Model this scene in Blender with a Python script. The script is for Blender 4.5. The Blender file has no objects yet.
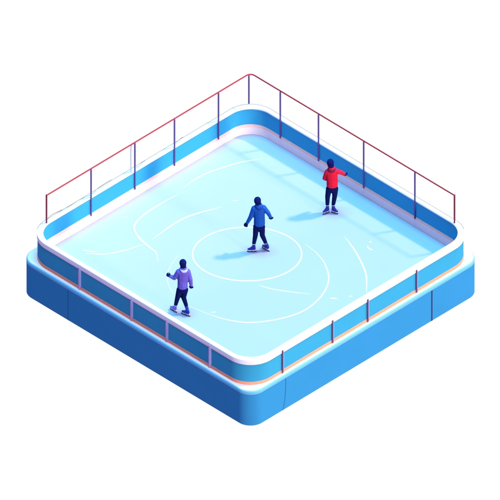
import bpy, bmesh, math, random
from mathutils import Vector, Matrix
random.seed(4)
scene = bpy.context.scene
COL = scene.collection
R2 = math.sqrt(2)

# ------------------------------------------------------------------ materials
def s2l(c):
    c /= 255.0
    return c/12.92 if c <= .04045 else ((c+.055)/1.055)**2.4

def mat(name, col, rough=.85, spec=.0, var=.04, scale=3.0, bump=0.0, metal=0.0):
    """col = linear albedo; a soft noise varies it by +-var"""
    m = bpy.data.materials.new(name); m.use_nodes = True
    nt = m.node_tree; n = nt.nodes; l = nt.links
    b = n['Principled BSDF']
    tc = n.new('ShaderNodeTexCoord'); nz = n.new('ShaderNodeTexNoise')
    nz.inputs['Scale'].default_value = scale; nz.inputs['Detail'].default_value = 4
    l.new(tc.outputs['Object'], nz.inputs['Vector'])
    mr = n.new('ShaderNodeMapRange')
    mr.inputs['From Min'].default_value = .3; mr.inputs['From Max'].default_value = .7
    mr.inputs['To Min'].default_value = 1-var; mr.inputs['To Max'].default_value = 1+var
    l.new(nz.outputs['Fac'], mr.inputs['Value'])
    vm = n.new('ShaderNodeVectorMath'); vm.operation = 'SCALE'
    vm.inputs[0].default_value = col
    l.new(mr.outputs['Result'], vm.inputs['Scale'])
    l.new(vm.outputs['Vector'], b.inputs['Base Color'])
    b.inputs['Roughness'].default_value = rough
    b.inputs['Specular IOR Level'].default_value = spec
    b.inputs['Metallic'].default_value = metal
    if bump:
        bp = n.new('ShaderNodeBump'); bp.inputs['Strength'].default_value = bump
        bp.inputs['Distance'].default_value = .01
        l.new(nz.outputs['Fac'], bp.inputs['Height']); l.new(bp.outputs['Normal'], b.inputs['Normal'])
    return m

M = dict(
    base   = mat('base_blue_paint', (.031,.225,.50), var=.02, scale=1.2),
    board  = mat('board_blue_paint', (.036,.30,.53), var=.02, scale=1.2),
    cap    = mat('cap_white_plastic', (.78,.70,.86), var=.012),
    ledge  = mat('ledge_white', (.97,.46,.50), var=.012),
    bevel  = mat('pale_blue_edge', (.14,.38,.66), var=.02),
    orange = mat('orange_strip', (1.0,.31,.17), var=.03),
    peach  = mat('peach_strip', (1.0,.52,.44), var=.02),
    kick   = mat('kick_plate_pink_white', (.88,.66,.70), var=.015),
    ice    = mat('ice', (.43,.33,.44), rough=.55, spec=.05, var=.012, scale=.7),
    line   = mat('white_ice_marking', (.9,.9,.9), var=.0),
    rail   = mat('red_enamel', (.40,.005,.018), rough=.5, spec=.2, var=.05),
    post   = mat('purple_grey_enamel', (.10,.055,.24), rough=.5, spec=.15, var=.05),
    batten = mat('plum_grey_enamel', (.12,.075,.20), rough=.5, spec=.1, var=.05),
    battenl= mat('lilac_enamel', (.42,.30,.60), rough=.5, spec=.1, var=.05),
    endpost= mat('maroon_enamel', (.16,.008,.035), rough=.5, spec=.15, var=.05),
    plate  = mat('pale_bracket_enamel', (.36,.46,.78), var=.03),
    seamb  = mat('dark_blue_seam', (.018,.10,.27), var=.02),  # the faint seams' own darker blue
    seam   = mat('dark_seam', (.03,.04,.14), var=.02),
    grey   = mat('grey_outline', (.26,.13,.11), var=.03),  # colour of the drawn outline and stray marks
    navy   = mat('navy_cloth', (.005,.008,.065), var=.15, scale=30, bump=.2),
    navyhat= mat('navy_knit', (.005,.008,.07), var=.25, scale=60, bump=.4),
    bluej  = mat('blue_jacket_cloth', (.012,.066,.31), var=.08, scale=12, bump=.25),
    bluec  = mat('blue_jacket_hood_cloth', (.008,.036,.20), var=.08, scale=12, bump=.25),
    redj   = mat('red_jacket_cloth', (.62,.012,.035), var=.08, scale=12, bump=.25),
    redc   = mat('maroon_scarf_cloth', (.14,.010,.035), var=.12, scale=14, bump=.25),
    purj   = mat('purple_jumper_cloth', (.12,.085,.42), var=.08, scale=12, bump=.25),
    purc   = mat('lilac_collar_cloth', (.42,.32,.62), var=.06, scale=14, bump=.25),
    skin   = mat('skin', (.45,.24,.16), rough=.6, var=.05, scale=20),
    eye    = mat('eye_dark', (.02,.015,.015), var=.0),
    boot   = mat('blue_boot_leather', (.012,.022,.26), rough=.5, spec=.2, var=.06, scale=20),
    bootp  = mat('purple_boot_leather', (.20,.14,.60), rough=.5, spec=.2, var=.06, scale=20),
    cuff   = mat('white_boot_sole', (.8,.78,.92), var=.03, scale=20),
    blade  = mat('dark_steel_blade', (.03,.03,.09), rough=.3, spec=.5, var=.05, scale=20),
)

# ------------------------------------------------------------------ helpers
def link(name, me, m=None, parent=None):
    o = bpy.data.objects.new(name, me); COL.objects.link(o)
    if m is not None: me.materials.append(m)
    if parent is not None: o.parent = parent
    return o
def build(name, bm, m, parent=None, smooth=False, ang=None):
    bmesh.ops.recalc_face_normals(bm, faces=bm.faces)
    me = bpy.data.meshes.new(name); bm.to_mesh(me); bm.free()
    if smooth:
        for p in me.polygons: p.use_smooth = True
        if ang: me.set_sharp_from_angle(angle=math.radians(ang))
    return link(name, me, m, parent)
def tag(o, label=None, cat=None, group=None, kind=None):
    if label: o['label'] = label
    if cat: o['category'] = cat
    if group: o['group'] = group
    if kind: o['kind'] = kind
    return o
def empty(name, loc=(0,0,0), rz=0):
    o = bpy.data.objects.new(name, None); COL.objects.link(o)
    o.location = loc; o.rotation_euler = (0,0,rz); o.empty_display_size = .2
    return o

SEG = 28
def rsq(L, r):
    """square turned by 45 degrees, straight sides at |x|+|y| = L, corner radius r"""
    a = L/R2; pts = []
    for k in range(4):
        th = k*math.pi/2; d = (a-r)*R2
        cx, cy = d*math.cos(th), d*math.sin(th)
        for i in range(SEG+1):
            t = th-math.pi/4+i*(math.pi/2)/SEG
            pts.append((cx+r*math.cos(t), cy+r*math.sin(t)))
    return pts
def ring(profile, closed=True):
    bm = bmesh.new(); loops = []
    for (L, r, z) in profile:
        loops.append([bm.verts.new((x, y, z)) for x, y in rsq(L, r)])
    n = len(loops[0]); k = len(loops)
    for i in range(k if closed else k-1):
        A, B = loops[i], loops[(i+1) % k]
        for j in range(n):
            bm.faces.new((A[j], A[(j+1) % n], B[(j+1) % n], B[j]))
    return bm, loops
def tube(bm, pts, r, seg=10, caps=True):
    pts = [Vector(p) for p in pts]; rings = []
    up = Vector((0,0,1))
    for i, p in enumerate(pts):
        d = (pts[min(i+1, len(pts)-1)]-pts[max(i-1, 0)]).normalized()
        u = up if abs(d.dot(up)) < .95 else Vector((1,0,0))
        a = d.cross(u).normalized(); b = d.cross(a).normalized()
        rr = r[i] if isinstance(r, (list, tuple)) else r
        rings.append([bm.verts.new(p+rr*(math.cos(t)*a+math.sin(t)*b)) for t in [2*math.pi*q/seg for q in range(seg)]])
    for A, B in zip(rings[:-1], rings[1:]):
        for j in range(seg): bm.faces.new((A[j], A[(j+1) % seg], B[(j+1) % seg], B[j]))
    if caps: bm.faces.new(rings[0][::-1]); bm.faces.new(rings[-1])
def box(bm, c, s, rz=0):
    g = bmesh.ops.create_cube(bm, size=1)
    mt = Matrix.Translation(c) @ Matrix.Rotation(rz, 4, 'Z') @ Matrix.Diagonal((s[0], s[1], s[2], 1))
    bmesh.ops.transform(bm, matrix=mt, verts=g['verts'])
    return g['verts']
def smooth_curve(pts, n=10):
    out = []; P = [Vector(p) for p in pts]
    for i in range(len(P)-1):
        p0 = P[max(i-1,0)]; p1 = P[i]; p2 = P[i+1]; p3 = P[min(i+2, len(P)-1)]
        for k in range(n):
            t = k/n
            out.append(.5*((2*p1)+(-p0+p2)*t+(2*p0-5*p1+4*p2-p3)*t*t+(-p0+3*p1-3*p2+p3)*t**3))
    out.append(P[-1]); return out

# ------------------------------------------------------------------ the rink shell
rink = empty('ice_rink')
tag(rink, 'square blue outdoor ice rink platform with rounded corners and low blue perimeter boards', 'ice rink')

# base block (solid, hollow in the middle is covered by the ice)
bm, lp = ring([(5.775,.42,-.045), (5.775,.42,-1.0), (5.735,.40,-1.03)], closed=False)
bm.faces.new(lp[-1]); bm.faces.new(lp[0])
base = build('base_platform', bm, M['base'], rink, smooth=True, ang=40)
bm, _ = ring([(5.778,.422,-.045), (5.777,.422,.02), (5.765,.416,.055), (5.738,.406,.067), (5.69,.39,.04), (5.69,.39,-.045)])
build('base_edge', bm, M['bevel'], base, smooth=True, ang=50)
bm, _ = ring([(5.744,.408,.069), (5.48,.6,.069), (5.48,.6,-.03), (5.69,.39,-.03)])
build('base_ledge', bm, M['ledge'], rink)
# seams of the base
def seam(x, sx, w, ztop=-.055, zbot=-1.0, bend=0.0, name='panel_seam', m='seam'):
    bm = bmesh.new()
    y = -(5.775-abs(x))
    N = 8; nx, ny = (sx/R2, -1/R2); tx, ty = (1/R2, sx/R2)
    rows = []
    for i in range(N+1):
        t = i/N; z = ztop+(zbot-ztop)*t
        off = -bend*t*t*t
        c = Vector((x+tx*off, y+ty*off*1, z))
        rows.append([bm.verts.new(c+Vector((tx*s*w/2+nx*o, ty*s*w/2+ny*o, 0))) for s, o in ((-1,-.01),(-1,.004),(1,.004),(1,-.01))])
    for A, B in zip(rows[:-1], rows[1:]):
        for j in range(3): bm.faces.new((A[j], A[j+1], B[j+1], B[j]))
    return build(name, bm, M[m], base)
seam(4.533, 1, .045)
seam(-4.56, -1, .018, m='seamb')
seam(.88, 1, .016, bend=.10, m='seamb')

# dasher boards
bm, _ = ring([(5.615,.70,0), (5.615,.70,.70), (5.475,.64,.82), (5.455,.64,.82), (5.455,.64,0)])
boards = build('board_wall', bm, M['board'], rink, smooth=True, ang=30)
bm, _ = ring([(5.63,.705,.69), (5.632,.705,.823), (5.629,.703,.831), (5.62,.70,.834),
              (5.468,.65,.834), (5.450,.642,.830), (5.444,.64,.820), (5.444,.64,.795), (5.47,.65,.792), (5.47,.65,.69)])
cap = build('board_cap', bm, M['cap'], boards, smooth=True, ang=35)
bm, _ = ring([(5.625,.704,.074), (5.625,.704,.152), (5.60,.70,.156), (5.60,.70,.074)])
build('outer_strip', bm, M['orange'], boards, smooth=True, ang=30)
bm, _ = ring([(5.45,.637,.232), (5.45,.637,.318), (5.46,.64,.320), (5.46,.64,.232)])
build('inner_strip', bm, M['peach'], boards, smooth=True, ang=30)
bm, _ = ring([(5.446,.635,.006), (5.446,.635,.231), (5.46,.64,.231), (5.46,.64,.006)])
build('kick_plate', bm, M['kick'], boards, smooth=True, ang=30)
# drawn grey outline of the cap's rear edge, added as a slim bead
bm, _ = ring([(5.634,.706,.834), (5.646,.712,.834), (5.646,.712,.820), (5.634,.706,.820)])
bmesh.ops.delete(bm, geom=[f for f in bm.faces if f.calc_center_median().y < .15], context='FACES')
build('edge_outline', bm, M['grey'], boards)

# outside battens of the boards
def batten(x):
    sx = 1 if x > 0 else -1
    y = -(5.615-abs(x)); ang = math.atan2(-1, sx)
    bm = bmesh.new(); vs = box(bm, (x+sx*.012, y-.012, .425), (.042, .050, .70), ang)
    bmesh.ops.bevel(bm, geom=bm.edges[:], offset=.010, segments=2, affect='EDGES')
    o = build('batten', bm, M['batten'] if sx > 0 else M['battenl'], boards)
    bm = bmesh.new(); t = Vector((1/R2, sx/R2, 0)) if sx>0 else Vector((1/R2,-1/R2,0))
    c = Vector((x+sx*.006, y-.006, .44))+t*(.032)
    box(bm, c, (.018, .030, .54), ang)
    build('batten_flange', bm, M['plate'], o)
for x in (-4.27, -2.97, -2.09, -1.015, .79, 2.04, 2.92, 4.14): batten(x)

# ------------------------------------------------------------------ the ice and what is drawn on it
bm = bmesh.new()
bm.faces.new([bm.verts.new((x, y, 0)) for x, y in rsq(5.50,.66)])
ice = build('ice_surface', bm, M['ice'])
tag(ice, 'pale cyan ice sheet with white circle markings and skate scratches', 'ice', kind='structure')

def stroke(name, pts, w, taper=True, z=.004, closed=False, seg=10):
    """a flat painted band on the ice along points (x, y)"""
    w = w if closed else w*.72
    c = smooth_curve([(p[0], p[1], 0) for p in pts], seg) if not closed else [Vector((p[0], p[1], 0)) for p in pts]
    bm = bmesh.new(); n = len(c); rows = []
    for i, p in enumerate(c):
        d = (c[(i+1) % n]-c[i-1]) if closed else (c[min(i+1,n-1)]-c[max(i-1,0)])
        d.normalize(); t = i/(n-1)
        ww = w*(min(1, .25+3.2*min(t, 1-t)) if taper else 1)*.5
        # seen at a slant, strokes were drawn with an even pen: broaden across the slant
        nrm = Vector((-d.y, d.x, 0)); ww *= 1+.5*abs(nrm.y)
        rows.append((bm.verts.new(p+nrm*ww+Vector((0,0,z))), bm.verts.new(p-nrm*ww+Vector((0,0,z)))))
    for i in range(n if closed else n-1):
        a, b = rows[i], rows[(i+1) % n]; bm.faces.new((a[0], a[1], b[1], b[0]))
    return build(name, bm, M['line'], ice)
stroke('centre_circle', [(-.085+1.365*math.cos(t), .2+1.12*math.sin(t)) for t in [2*math.pi*i/96 for i in range(96)]], .033, taper=False, closed=True)
def I(*px): return [((a-250.5)/40, (259-b)/24) for a, b in px]      # drawing units of the ice plan -> metres
stroke('outer_arc', I((189.6,306.4),(213.6,316),(232,320.8),(252,322.7),(280,318.9),(304,310.7),(320.8,296.8),(328.6,281),(325.6,265.6),(317,253.6),(305.2,244.5)), .045)
stroke('outer_arc', I((344.8,237.3),(354.4,250),(362.8,265.6),(366.4,277.6),(366.4,293)), .05)
stroke('skate_scratch', I((178,194.4),(164.8,201.6),(148,211.9),(137.6,220.6),(134.2,228),(138.4,236.9),(148,246),(156.2,253.0),(157.6,262.3)), .055)
stroke('skate_scratch', I((151.6,240),(169.6,226.8),(184,218.4),(199.6,212.9),(222,207)), .05)
stroke('skate_scratch', I((182.8,188),(196,178.8),(208,172.8),(220,168.6),(240,162.6),(263,158.8)), .045)
stroke('skate_scratch', I((82.4,250),(89,251.4),(97,252)), .045)
stroke('skate_scratch', I((84.8,253.4),(104,254.2),(123,250.9),(143,244.6)), .04)
stroke('skate_scratch', I((178.4,254.8),(170,266.8),(166.9,277.6),(170,288.4),(175,294.6)), .022)
stroke('skate_scratch', I((258.7,285.3),(268.8,288.4),(283,291),(311,294.4)), .035)
stroke('skate_scratch', I((329.2,298.2),(333,298.4),(338,299.2)), .04)
stroke('skate_scratch', I((349,296.8),(352.5,296)), .03)
stroke('skate_scratch', I((367.2,246),(369,248.8),(372.6,250)), .045)
stroke('skate_scratch', I((369.6,241.6),(371,242.6)), .05)
stroke('skate_scratch', I((210.7,312.8),(216,312)), .03)
stroke('skate_scratch', I((120,217),(128,217.5)), .02)
stroke('skate_scratch', I((232,201),(239,200.4)), .02)

# ------------------------------------------------------------------ railing
rail = empty('safety_railing', (0,0,0))
tag(rail, 'thin red handrail on purple posts along the two rear sides of the rink boards', 'railing')
ZR = 1.72
def rail_path(L, r):
    P = [(-5.10, L-5.10)]
    a = L/R2; d = (a-r)*R2
    for i in range(13):
        t = math.radians(135-90*i/12); P.append((r*math.cos(t), d+r*math.sin(t)))
    P.append((5.10, L-5.10)); return P
bm = bmesh.new(); tube(bm, [(x, y, ZR) for x, y in rail_path(5.455,.14)], .018, 12)
build('handrail', bm, M['rail'], rail, smooth=True, ang=50)
def post(x, L, z0, m, r=.022):
    y = L-abs(x)
    if abs(x) < .15: y = 5.372
    bm = bmesh.new(); tube(bm, [(x, y, z0), (x, y, z0+.01), (x, y, ZR-.008)], [r*.8, r, r], 12)
    o = build('post', bm, M[m], rail, smooth=True, ang=50)
    return o
post(-5.10, 5.49, .83, 'endpost'); post(5.10, 5.49, .83, 'endpost')
post(-.04, 5.49, .83, 'post')
for x in (-3.985, -2.89, -1.90, -.80, .745, 1.70, 2.83, 4.11): post(x, 5.43, .27, 'post')
# a slim grey stay beside one post and a short grey stub outside the right corner
bm = bmesh.new(); tube(bm, smooth_curve([(-2.90,2.60,ZR-.04),(-2.95,2.55,ZR-.05),(-2.985,2.50,ZR-.10),(-2.985,2.50,.835)],6), .014, 8)
build('stay_rod', bm, M['plate'], rail, smooth=True)
# stray grey drawing marks along the cap, added as thin wire shapes
def squiggle(pts):
    bm = bmesh.new(); tube(bm, smooth_curve(pts, 8), .007, 6)
    return build('outline_squiggle', bm, M['grey'], rail, smooth=True)
def Wz(px, py, z): # drawing units at height z -> metres
    return ((px-250.5)/40, (259-py-32*z)/24, z)
squiggle([Wz(46,221,.845), Wz(52,214.6,.85), Wz(68,207,.88), Wz(80,199.5,.9), Wz(91,194.5,.9), Wz(97,189,.92), Wz(104,184,.93), Wz(111.5,179.8,.93)])
squiggle([Wz(136,167.5,.9), Wz(139,166,.9), Wz(141.5,163,.92), Wz(145,160.8,.92)])
squiggle([Wz(175,143.5,.9), Wz(177.5,141.2,.9), Wz(180,139,.92), Wz(183,137,.92)])

# ------------------------------------------------------------------ skaters
_sph = bmesh.new(); bmesh.ops.create_icosphere(_sph, subdivisions=2, radius=1)
SPH = [v.co.copy() for v in _sph.verts]; _sph.free()
def hull(bm, a, ra, b=None, rb=None):
    """convex hull of two ellipsoids (limb segment); radii may be numbers or triples"""
    pts = []
    for c, r in ((a, ra), (b, rb)):
        if c is None: continue
        r = (r, r, r) if isinstance(r, (int, float)) else r
        pts += [Vector(c)+Vector((p.x*r[0], p.y*r[1], p.z*r[2])) for p in SPH]
    vs = [bm.verts.new(p) for p in pts]
    res = bmesh.ops.convex_hull(bm, input=vs)
    junk = [e for e in res['geom_interior'] if isinstance(e, bmesh.types.BMVert)]
    bmesh.ops.delete(bm, geom=junk, context='VERTS')
def chain(bm, pts):
    for (a, ra), (b, rb) in zip(pts[:-1], pts[1:]): hull(bm, a, ra, b, rb)
def fuse(name, bm, m, parent=None, voxel=.011, smooth=6):
    """melt all overlapping pieces of bm into one continuous smooth surface"""
    me = bpy.data.meshes.new('tmp'); bm.to_mesh(me); bm.free()
    o = bpy.data.objects.new('tmp', me); COL.objects.link(o)
    md = o.modifiers.new('r', 'REMESH'); md.mode = 'VOXEL'; md.voxel_size = voxel; md.use_smooth_shade = True
    sm = o.modifiers.new('s', 'SMOOTH'); sm.factor = .5; sm.iterations = smooth
    dg = bpy.context.evaluated_depsgraph_get(); dg.update()
    nm = bpy.data.meshes.new_from_object(o.evaluated_get(dg)); nm.name = name
    bpy.data.objects.remove(o); bpy.data.meshes.remove(me)
    for p in nm.polygons: p.use_smooth = True
    nm.materials.clear()
    return link(name, nm, m, parent)

def hand_bm(bm, c, d, side, curl=.5, s=1.0):
    """gloved hand at c pointing along d; side = +1/-1 chooses where the thumb leaves"""
    d = Vector(d).normalized()
    u = d.cross(Vector((0,1,0)))
    u = (u if u.length > .1 else d.cross(Vector((1,0,0)))).normalized()      # across the palm
    w = d.cross(u).normalized()*side
    c = Vector(c)
    def P(a, b, e): return c+(d*a+u*b+w*e)*s
    hull(bm, P(-.035,0,0), .026*s, P(.005,0,0), .030*s)
    hull(bm, P(.03,-.022,0), .019*s, P(.03,.022,0), .019*s); hull(bm, P(-.01,0,.004), .034*s, P(.025,.0,.006), .035*s)
    for b, ln in ((-.033,.048),(-.012,.058),(.011,.055),(.032,.042)):
        p0 = P(.035,b,0); p1 = P(.035+ln*.62,b*1.05,.020*curl); p2 = P(.035+ln*.45,b*1.05,.052*curl)
        chain(bm, [(p0,.0115*s),(p1,.0105*s),(p2,.009*s)])
    chain(bm, [(P(-.015,-.03,.0),.013*s),(P(.015,-.05,.015),.0115*s),(P(.038,-.052,.03),.0095*s)])

def skate(parent, heel, toe, ankle, bootm, tilt=0):
    """boot, white sole and steel blade; heel/toe are ground points of the blade"""
    h = Vector((heel[0], heel[1], 0)); t = Vector((toe[0], toe[1], 0)); L = (t-h).length; d = (t-h)/L
    side = Vector((-d.y, d.x, 0)); A = Vector(ankle)
    def P(a, b, z): return h+d*(a*L)+side*b+Vector((0,0,z))
    bm = bmesh.new()
    hull(bm, P(.22,0,.105), (.040,.040,.03), P(.28,0,.16), .040)
    hull(bm, P(.22,0,.10), .034, P(.62,0,.095), .034); hull(bm, P(.62,0,.095), .036, P(.86,0,.088), .026)
    hull(bm, P(.30,0,.16), .042, P(.62,0,.10), .034)
    chain(bm, [(P(.28,0,.15), .042), (A*.6+P(.28,0,.17)*.4, .043), (A, .046)])
    boot = fuse('ice_skate', bm, M[bootm], parent, .009, 3)
    bm = bmesh.new(); hull(bm, P(.18,0,.064), (.030,.030,.010), P(.84,0,.062), (.028,.028,.010))
    for a in (.28,.72): hull(bm, P(a,0,.055), (.022,.022,.012), P(a,0,.028), (.016,.012,.006))
    build('sole', bm, M['cuff'], boot, smooth=True)
    bm = bmesh.new(); n = 20; rows = []
    for i in range(n+1):
        s = i/n; a = -.03+1.06*s
        zb = .003+.03*max(0, (s-.88)/.12)**2+.012*max(0, (.06-s)/.06)
        zt = .026+.012*max(0, (s-.85)/.15)
        rows.append([bm.verts.new(P(a, b, z)) for b, z in ((-.0065,zb),(.0065,zb),(.0065,zt),(-.0065,zt))])
    for X, Y in zip(rows[:-1], rows[1:]):
        for j in range(4): bm.faces.new((X[j], X[(j+1)%4], Y[(j+1)%4], Y[j]))
    bm.faces.new(rows[0]); bm.faces.new(rows[-1])
    build('blade', bm, M['blade'], boot)
    bm = bmesh.new(); hull(bm, A+Vector((0,0,.0)), (.052,.052,.012))
    build('boot_cuff', bm, M['cuff'], boot, smooth=True)

def skater(label, foot, head, face, sh, el, ha, hips, knees, ankles, skates, mats, collar, hem, thumb=(1,-1)):
    """all positions local to the point between the feet: x to the right, y away, z up (metres)"""
    V = Vector
    head = V(head); face = V(face).normalized(); neck = V(collar)
    hipc = (V(hips[0])+V(hips[1]))/2; chest = (V(sh[0])+V(sh[1]))/2+V((0,0,-.10))
    fr = V((-face.y, face.x, 0)).normalized()
    # body: one continuous surface, mostly under the clothes
    bm = bmesh.new()
    hull(bm, head, (.080,.088,.105), head+face*.015-V((0,0,.045)), (.062,.068,.07))
    hull(bm, head+face*.09+V((0,0,.0)), (.012,.012,.012), head+face*.105-V((0,0,.03)), .014)      # nose
    for s in (1,-1): hull(bm, head+fr*s*.078-V((0,0,.01)), (.012,.018,.028))                       # ears
    for s in (1,-1): hull(bm, head+face*.080+fr*s*.03+V((0,0,.006)), (.010,.010,.010))
    hull(bm, head+face*.085-V((0,0,.068)), (.022,.016,.006))                                        # lips
    hull(bm, head-V((0,0,.06)), .052, neck-V((0,0,.03)), .055)
    hull(bm, neck-V((0,0,.04)), .06, chest, (.13,.09,.12)); hull(bm, chest, (.12,.08,.10), hipc, (.10,.07,.08))
    for i in (0,1):
        chain(bm, [(chest+(V(sh[i])-chest)*.8+V((0,0,.02)), .045), (V(el[i]), .033), (V(ha[i]), .022)])
        chain(bm, [(V(hips[i]), .075), (V(knees[i]), .048), (V(ankles[i])+V((0,0,.03)), .030), (V(ankles[i])-V((0,0,.01)), .026)])
    body = fuse('person', bm, M['skin'])
    body.location = foot
    tag(body, label, 'person')
    for s in (1,-1):
        bm = bmesh.new(); hull(bm, head+face*.086+fr*s*.030+V((0,0,.008)), (.011,.011,.008))
        build('eye', bm, M['eye'], body, smooth=True)
    # jacket: torso and sleeves
    bm = bmesh.new(); hw = hem[1]
    hull(bm, neck-V((0,0,.015)), (.088,.080,.05), chest+V((0,0,.045)), (.165,.110,.085))
    hull(bm, chest, (.158,.110,.10), V(hem[0])+V((0,0,.16)), (hw*.97,.108,.08))
    hull(bm, V(hem[0])+V((0,0,.17)), (hw*.98,.115,.06), V(hem[0])-V((0,0,.01)), (hw,.130,.035))
    for i in (0,1):
        S, E, H = V(sh[i]), V(el[i]), V(ha[i]); w = E+(H-E)*.80
        hull(bm, chest+V((0,0,.06)), (.10,.085,.06), S, .062)
        hull(bm, neck-V((0,0,.045)), (.060,.060,.045), S*.82+neck*.18-V((0,0,.015)), .066)
        chain(bm, [(S, .072), (S*.5+E*.5, .064), (E, .059), (w, .046)])
    jk = fuse('jacket', bm, M[mats[0]], body, .011, 7)
    bm = bmesh.new()                                            # rolled collar / hood lying on the shoulders
    k = 18
    c0 = neck-V((0,0,.035))
    for i in range(k):
        a0 = 2*math.pi*i/k; a1 = 2*math.pi*(i+1)/k
        def q(a):
            o = V((.075*math.cos(a), .070*math.sin(a), 0)); back = max(0, -o.normalized().dot(face))
            return c0+o*(.95+.20*back)-V((0,0,.045*back)), .026+.016*back
        p0, r0 = q(a0); p1, r1 = q(a1); hull(bm, p0, r0, p1, r1)
    hull(bm, c0-face*.06-V((0,0,.05)), (.075,.05,.035))
    fuse('hood', bm, M[mats[1]], jk, .010, 5)
    # trousers
    bm = bmesh.new()
    hull(bm, hipc+V((0,0,.08)), (.128,.105,.05), hipc-V((0,0,.03)), (.135,.10,.06))
    for i in (0,1):
        Hh, K, A = V(hips[i]), V(knees[i]), V(ankles[i])
        chain(bm, [(Hh, (.082,.085,.08)), (K, .066), (A+V((0,0,.02)), .050)])
    fuse('trousers', bm, M['navy'], body, .011, 5)
    # gloves
    for i in (0,1):
        E, H = V(el[i]), V(ha[i]); bm = bmesh.new()
        d = (H-E).normalized(); hull(bm, H-d*.05, .034, H-d*.01, .036)
        hand_bm(bm, H, d, thumb[i], 1.0, 1.1)
        fuse('glove', bm, M['navy'], body, .0055, 2)
    # knitted hat
    bm = bmesh.new(); up = V((0,0,1)); hc = head+V((0,0,.018))-face*.008
    hull(bm, hc, (.094,.098,.104)); 
    bmesh.ops.bisect_plane(bm, geom=bm.verts[:]+bm.edges[:]+bm.faces[:], plane_co=hc-up*.028+face*.0, plane_no=(up*1.0-face*.75).normalized(), clear_inner=True)
    me = bpy.data.meshes.new('t')
    bmesh.ops.holes_fill(bm, edges=[e for e in bm.edges if e.is_boundary])
    hat = fuse('knitted_hat', bm, M['navyhat'], body, .008, 3)
    hull_bm = bmesh.new()                                      # back of the hat comes down over the nape
    hull(hull_bm, head-face*.022-V((0,0,.03)), (.083,.083,.062), neck-V((0,0,.0)), (.070,.070,.04))
    fuse('neck_warmer', hull_bm, M['navyhat'], body, .008, 2)
    for (heel, toe, bootm), A in zip(skates, ankles): skate(body, heel, toe, A, bootm)
    return body

def J(Fx, Fy):            # a figure's drawing units -> metres (40 to the metre across, 32 up, 24 along the ice)
    def f(px, py, y=0.0): return ((px-Fx)/40, y, (Fy-py)/32-.75*y)
    def g(px, py): return ((px-Fx)/40, (Fy-py)/24)
    return f, g, ((Fx-250.5)/40, (259-Fy)/24, 0)

f, g, loc = J(258, 251.5)
skater('skater in blue jacket and dark trousers standing inside the centre circle', loc,
    head=f(257.4,200.9,.03), face=(-.35,1,0),
    sh=[f(254.0,208.3), f(263.6,207.6)], el=[f(250.6,217.0,.0), f(267.9,212.6,-.02)], ha=[f(246.8,223.6,.05), f(270.8,217.6,.02)],
    hips=[f(256.2,226.5), f(262.0,226.5)], knees=[f(255.4,235.5,.03), f(262.3,235.2,.02)], ankles=[f(254.0,243.6,-.01), f(265.4,242.9,.05)],
    skates=[(g(256.4,251.7), g(247.0,251.9), 'boot'), (g(269.4,251.8), g(261.9,247.6), 'boot')],
    mats=('bluej','bluec'), collar=f(258.8,204.0,.0), hem=(f(259.4,223.6), .148))
f, g, loc = J(180, 313.5)
skater('skater in purple jumper with lilac collar near the front left boards', loc,
    head=f(182.8,263.2,.03), face=(-.3,1,0),
    sh=[f(178.6,271.6), f(187.8,271.4)], el=[f(174.4,278.0,.03), f(190.4,279.4,-.01)], ha=[f(169.4,275.9,.06), f(191.3,286.4,.0)],
    hips=[f(179.6,289.5), f(185.2,289.5)], knees=[f(177.6,297.4,.03), f(183.6,297.4,.03)], ankles=[f(175.8,304.9,.05), f(186.2,306.0,.0)],
    skates=[(g(177.0,313.0), g(170.0,308.8), 'bootp'), (g(190.2,316.8), g(181.2,313.4), 'boot')],
    mats=('purj','purc'), collar=f(183.4,267.2,.0), hem=(f(182.6,286.4), .135), thumb=(-1,-1))
f, g, loc = J(330.5, 213)
skater('skater in red jacket with maroon collar near the rear right boards', loc,
    head=f(330.3,163.0,.03), face=(-.1,1,0),
    sh=[f(327.2,172.0), f(336.0,171.0)], el=[f(324.6,178.2,.06), f(341.0,172.4,.02)], ha=[f(329.6,180.0,.17), f(344.6,174.2,.05)],
    hips=[f(329.0,188.6), f(335.2,188.6)], knees=[f(327.6,196.8,.03), f(334.6,196.6,.03)], ankles=[f(327.4,204.8,.02), f(333.4,204.8,.02)],
    skates=[(g(329.4,212.2), g(322.6,214.8), 'boot'), (g(331.4,212.2), g(338.2,214.4), 'boot')],
    mats=('redj','redc'), collar=f(331.6,166.8,.0), hem=(f(332.2,185.0), .150), thumb=(1,-1))

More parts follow.
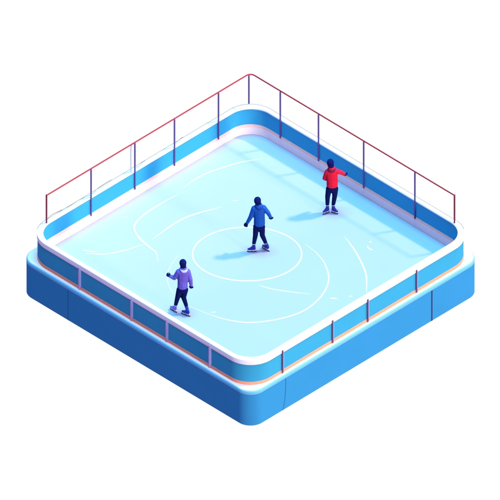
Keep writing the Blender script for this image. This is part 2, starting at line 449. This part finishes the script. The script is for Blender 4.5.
# ------------------------------------------------------------------ light
def sun(name, d, strength, color, ang):
    l = bpy.data.lights.new(name, 'SUN'); l.energy = strength; l.color = color; l.angle = math.radians(ang)
    o = bpy.data.objects.new(name, l); COL.objects.link(o)
    o.rotation_euler = (-Vector(d)).to_track_quat('-Z', 'Y').to_euler(); o.location = Vector(d)*20
    return o
el_, az_ = math.radians(57), math.atan2(.28, 1)
sun('key_sun', (math.cos(el_)*math.cos(az_), math.cos(el_)*math.sin(az_), math.sin(el_)), 2.7, (1,.93,.85), 4.5)
e2 = math.radians(9); a2 = math.radians(-45)
sun('side_fill', (math.cos(e2)*math.cos(a2), math.cos(e2)*math.sin(a2), math.sin(e2)), 3.9, (1,.95,.75), 10)  # added fill lamp to brighten the right-facing sides

sun('overhead_fill', (0,0,1), 8.0, (.07,.70,1), 24)  # added cyan fill from above, lifts the shaded ice

w = bpy.data.worlds.new('World'); scene.world = w; w.use_nodes = True
nt = w.node_tree; n = nt.nodes; l = nt.links; bg = n['Background']
tc = n.new('ShaderNodeTexCoord'); sx = n.new('ShaderNodeSeparateXYZ'); l.new(tc.outputs['Generated'], sx.inputs[0])
def fac(a, b):
    m = n.new('ShaderNodeMapRange'); m.interpolation_type = 'SMOOTHSTEP'
    m.inputs['From Min'].default_value = a; m.inputs['From Max'].default_value = b
    l.new(sx.outputs['Z'], m.inputs['Value']); return m.outputs['Result']
def mix(f_, c1, c2):
    m = n.new('ShaderNodeMix'); m.data_type = 'VECTOR'
    l.new(f_, m.inputs[0])
    for s, c in ((4, c1), (5, c2)):
        if isinstance(c, tuple): m.inputs[s].default_value = c
        else: l.new(c, m.inputs[s])
    return m.outputs[1]
HZ = (.33,.10,.36); ZN = (.4,.5,.7)
low = mix(fac(-.56,-.52), (1.03,1.03,1.03), HZ)
allc = mix(fac(.50,.80), low, ZN)
l.new(allc, bg.inputs['Color']); bg.inputs['Strength'].default_value = 1.0

# ------------------------------------------------------------------ camera
cam = bpy.data.cameras.new('camera'); co = bpy.data.objects.new('camera', cam); COL.objects.link(co)
cam.type = 'ORTHO'; cam.ortho_scale = 12.5; cam.clip_end = 500
tgt = Vector((-.0125, .375, 0)); co.location = tgt+Vector((0,-.8,.6))*40
co.rotation_euler = (math.radians(90-36.8699), 0, 0)
scene.camera = co
scene.view_settings.view_transform = 'Standard'; scene.view_settings.look = 'None'
scene.view_settings.exposure = 0; scene.view_settings.gamma = 1
scene.render.engine = 'CYCLES'
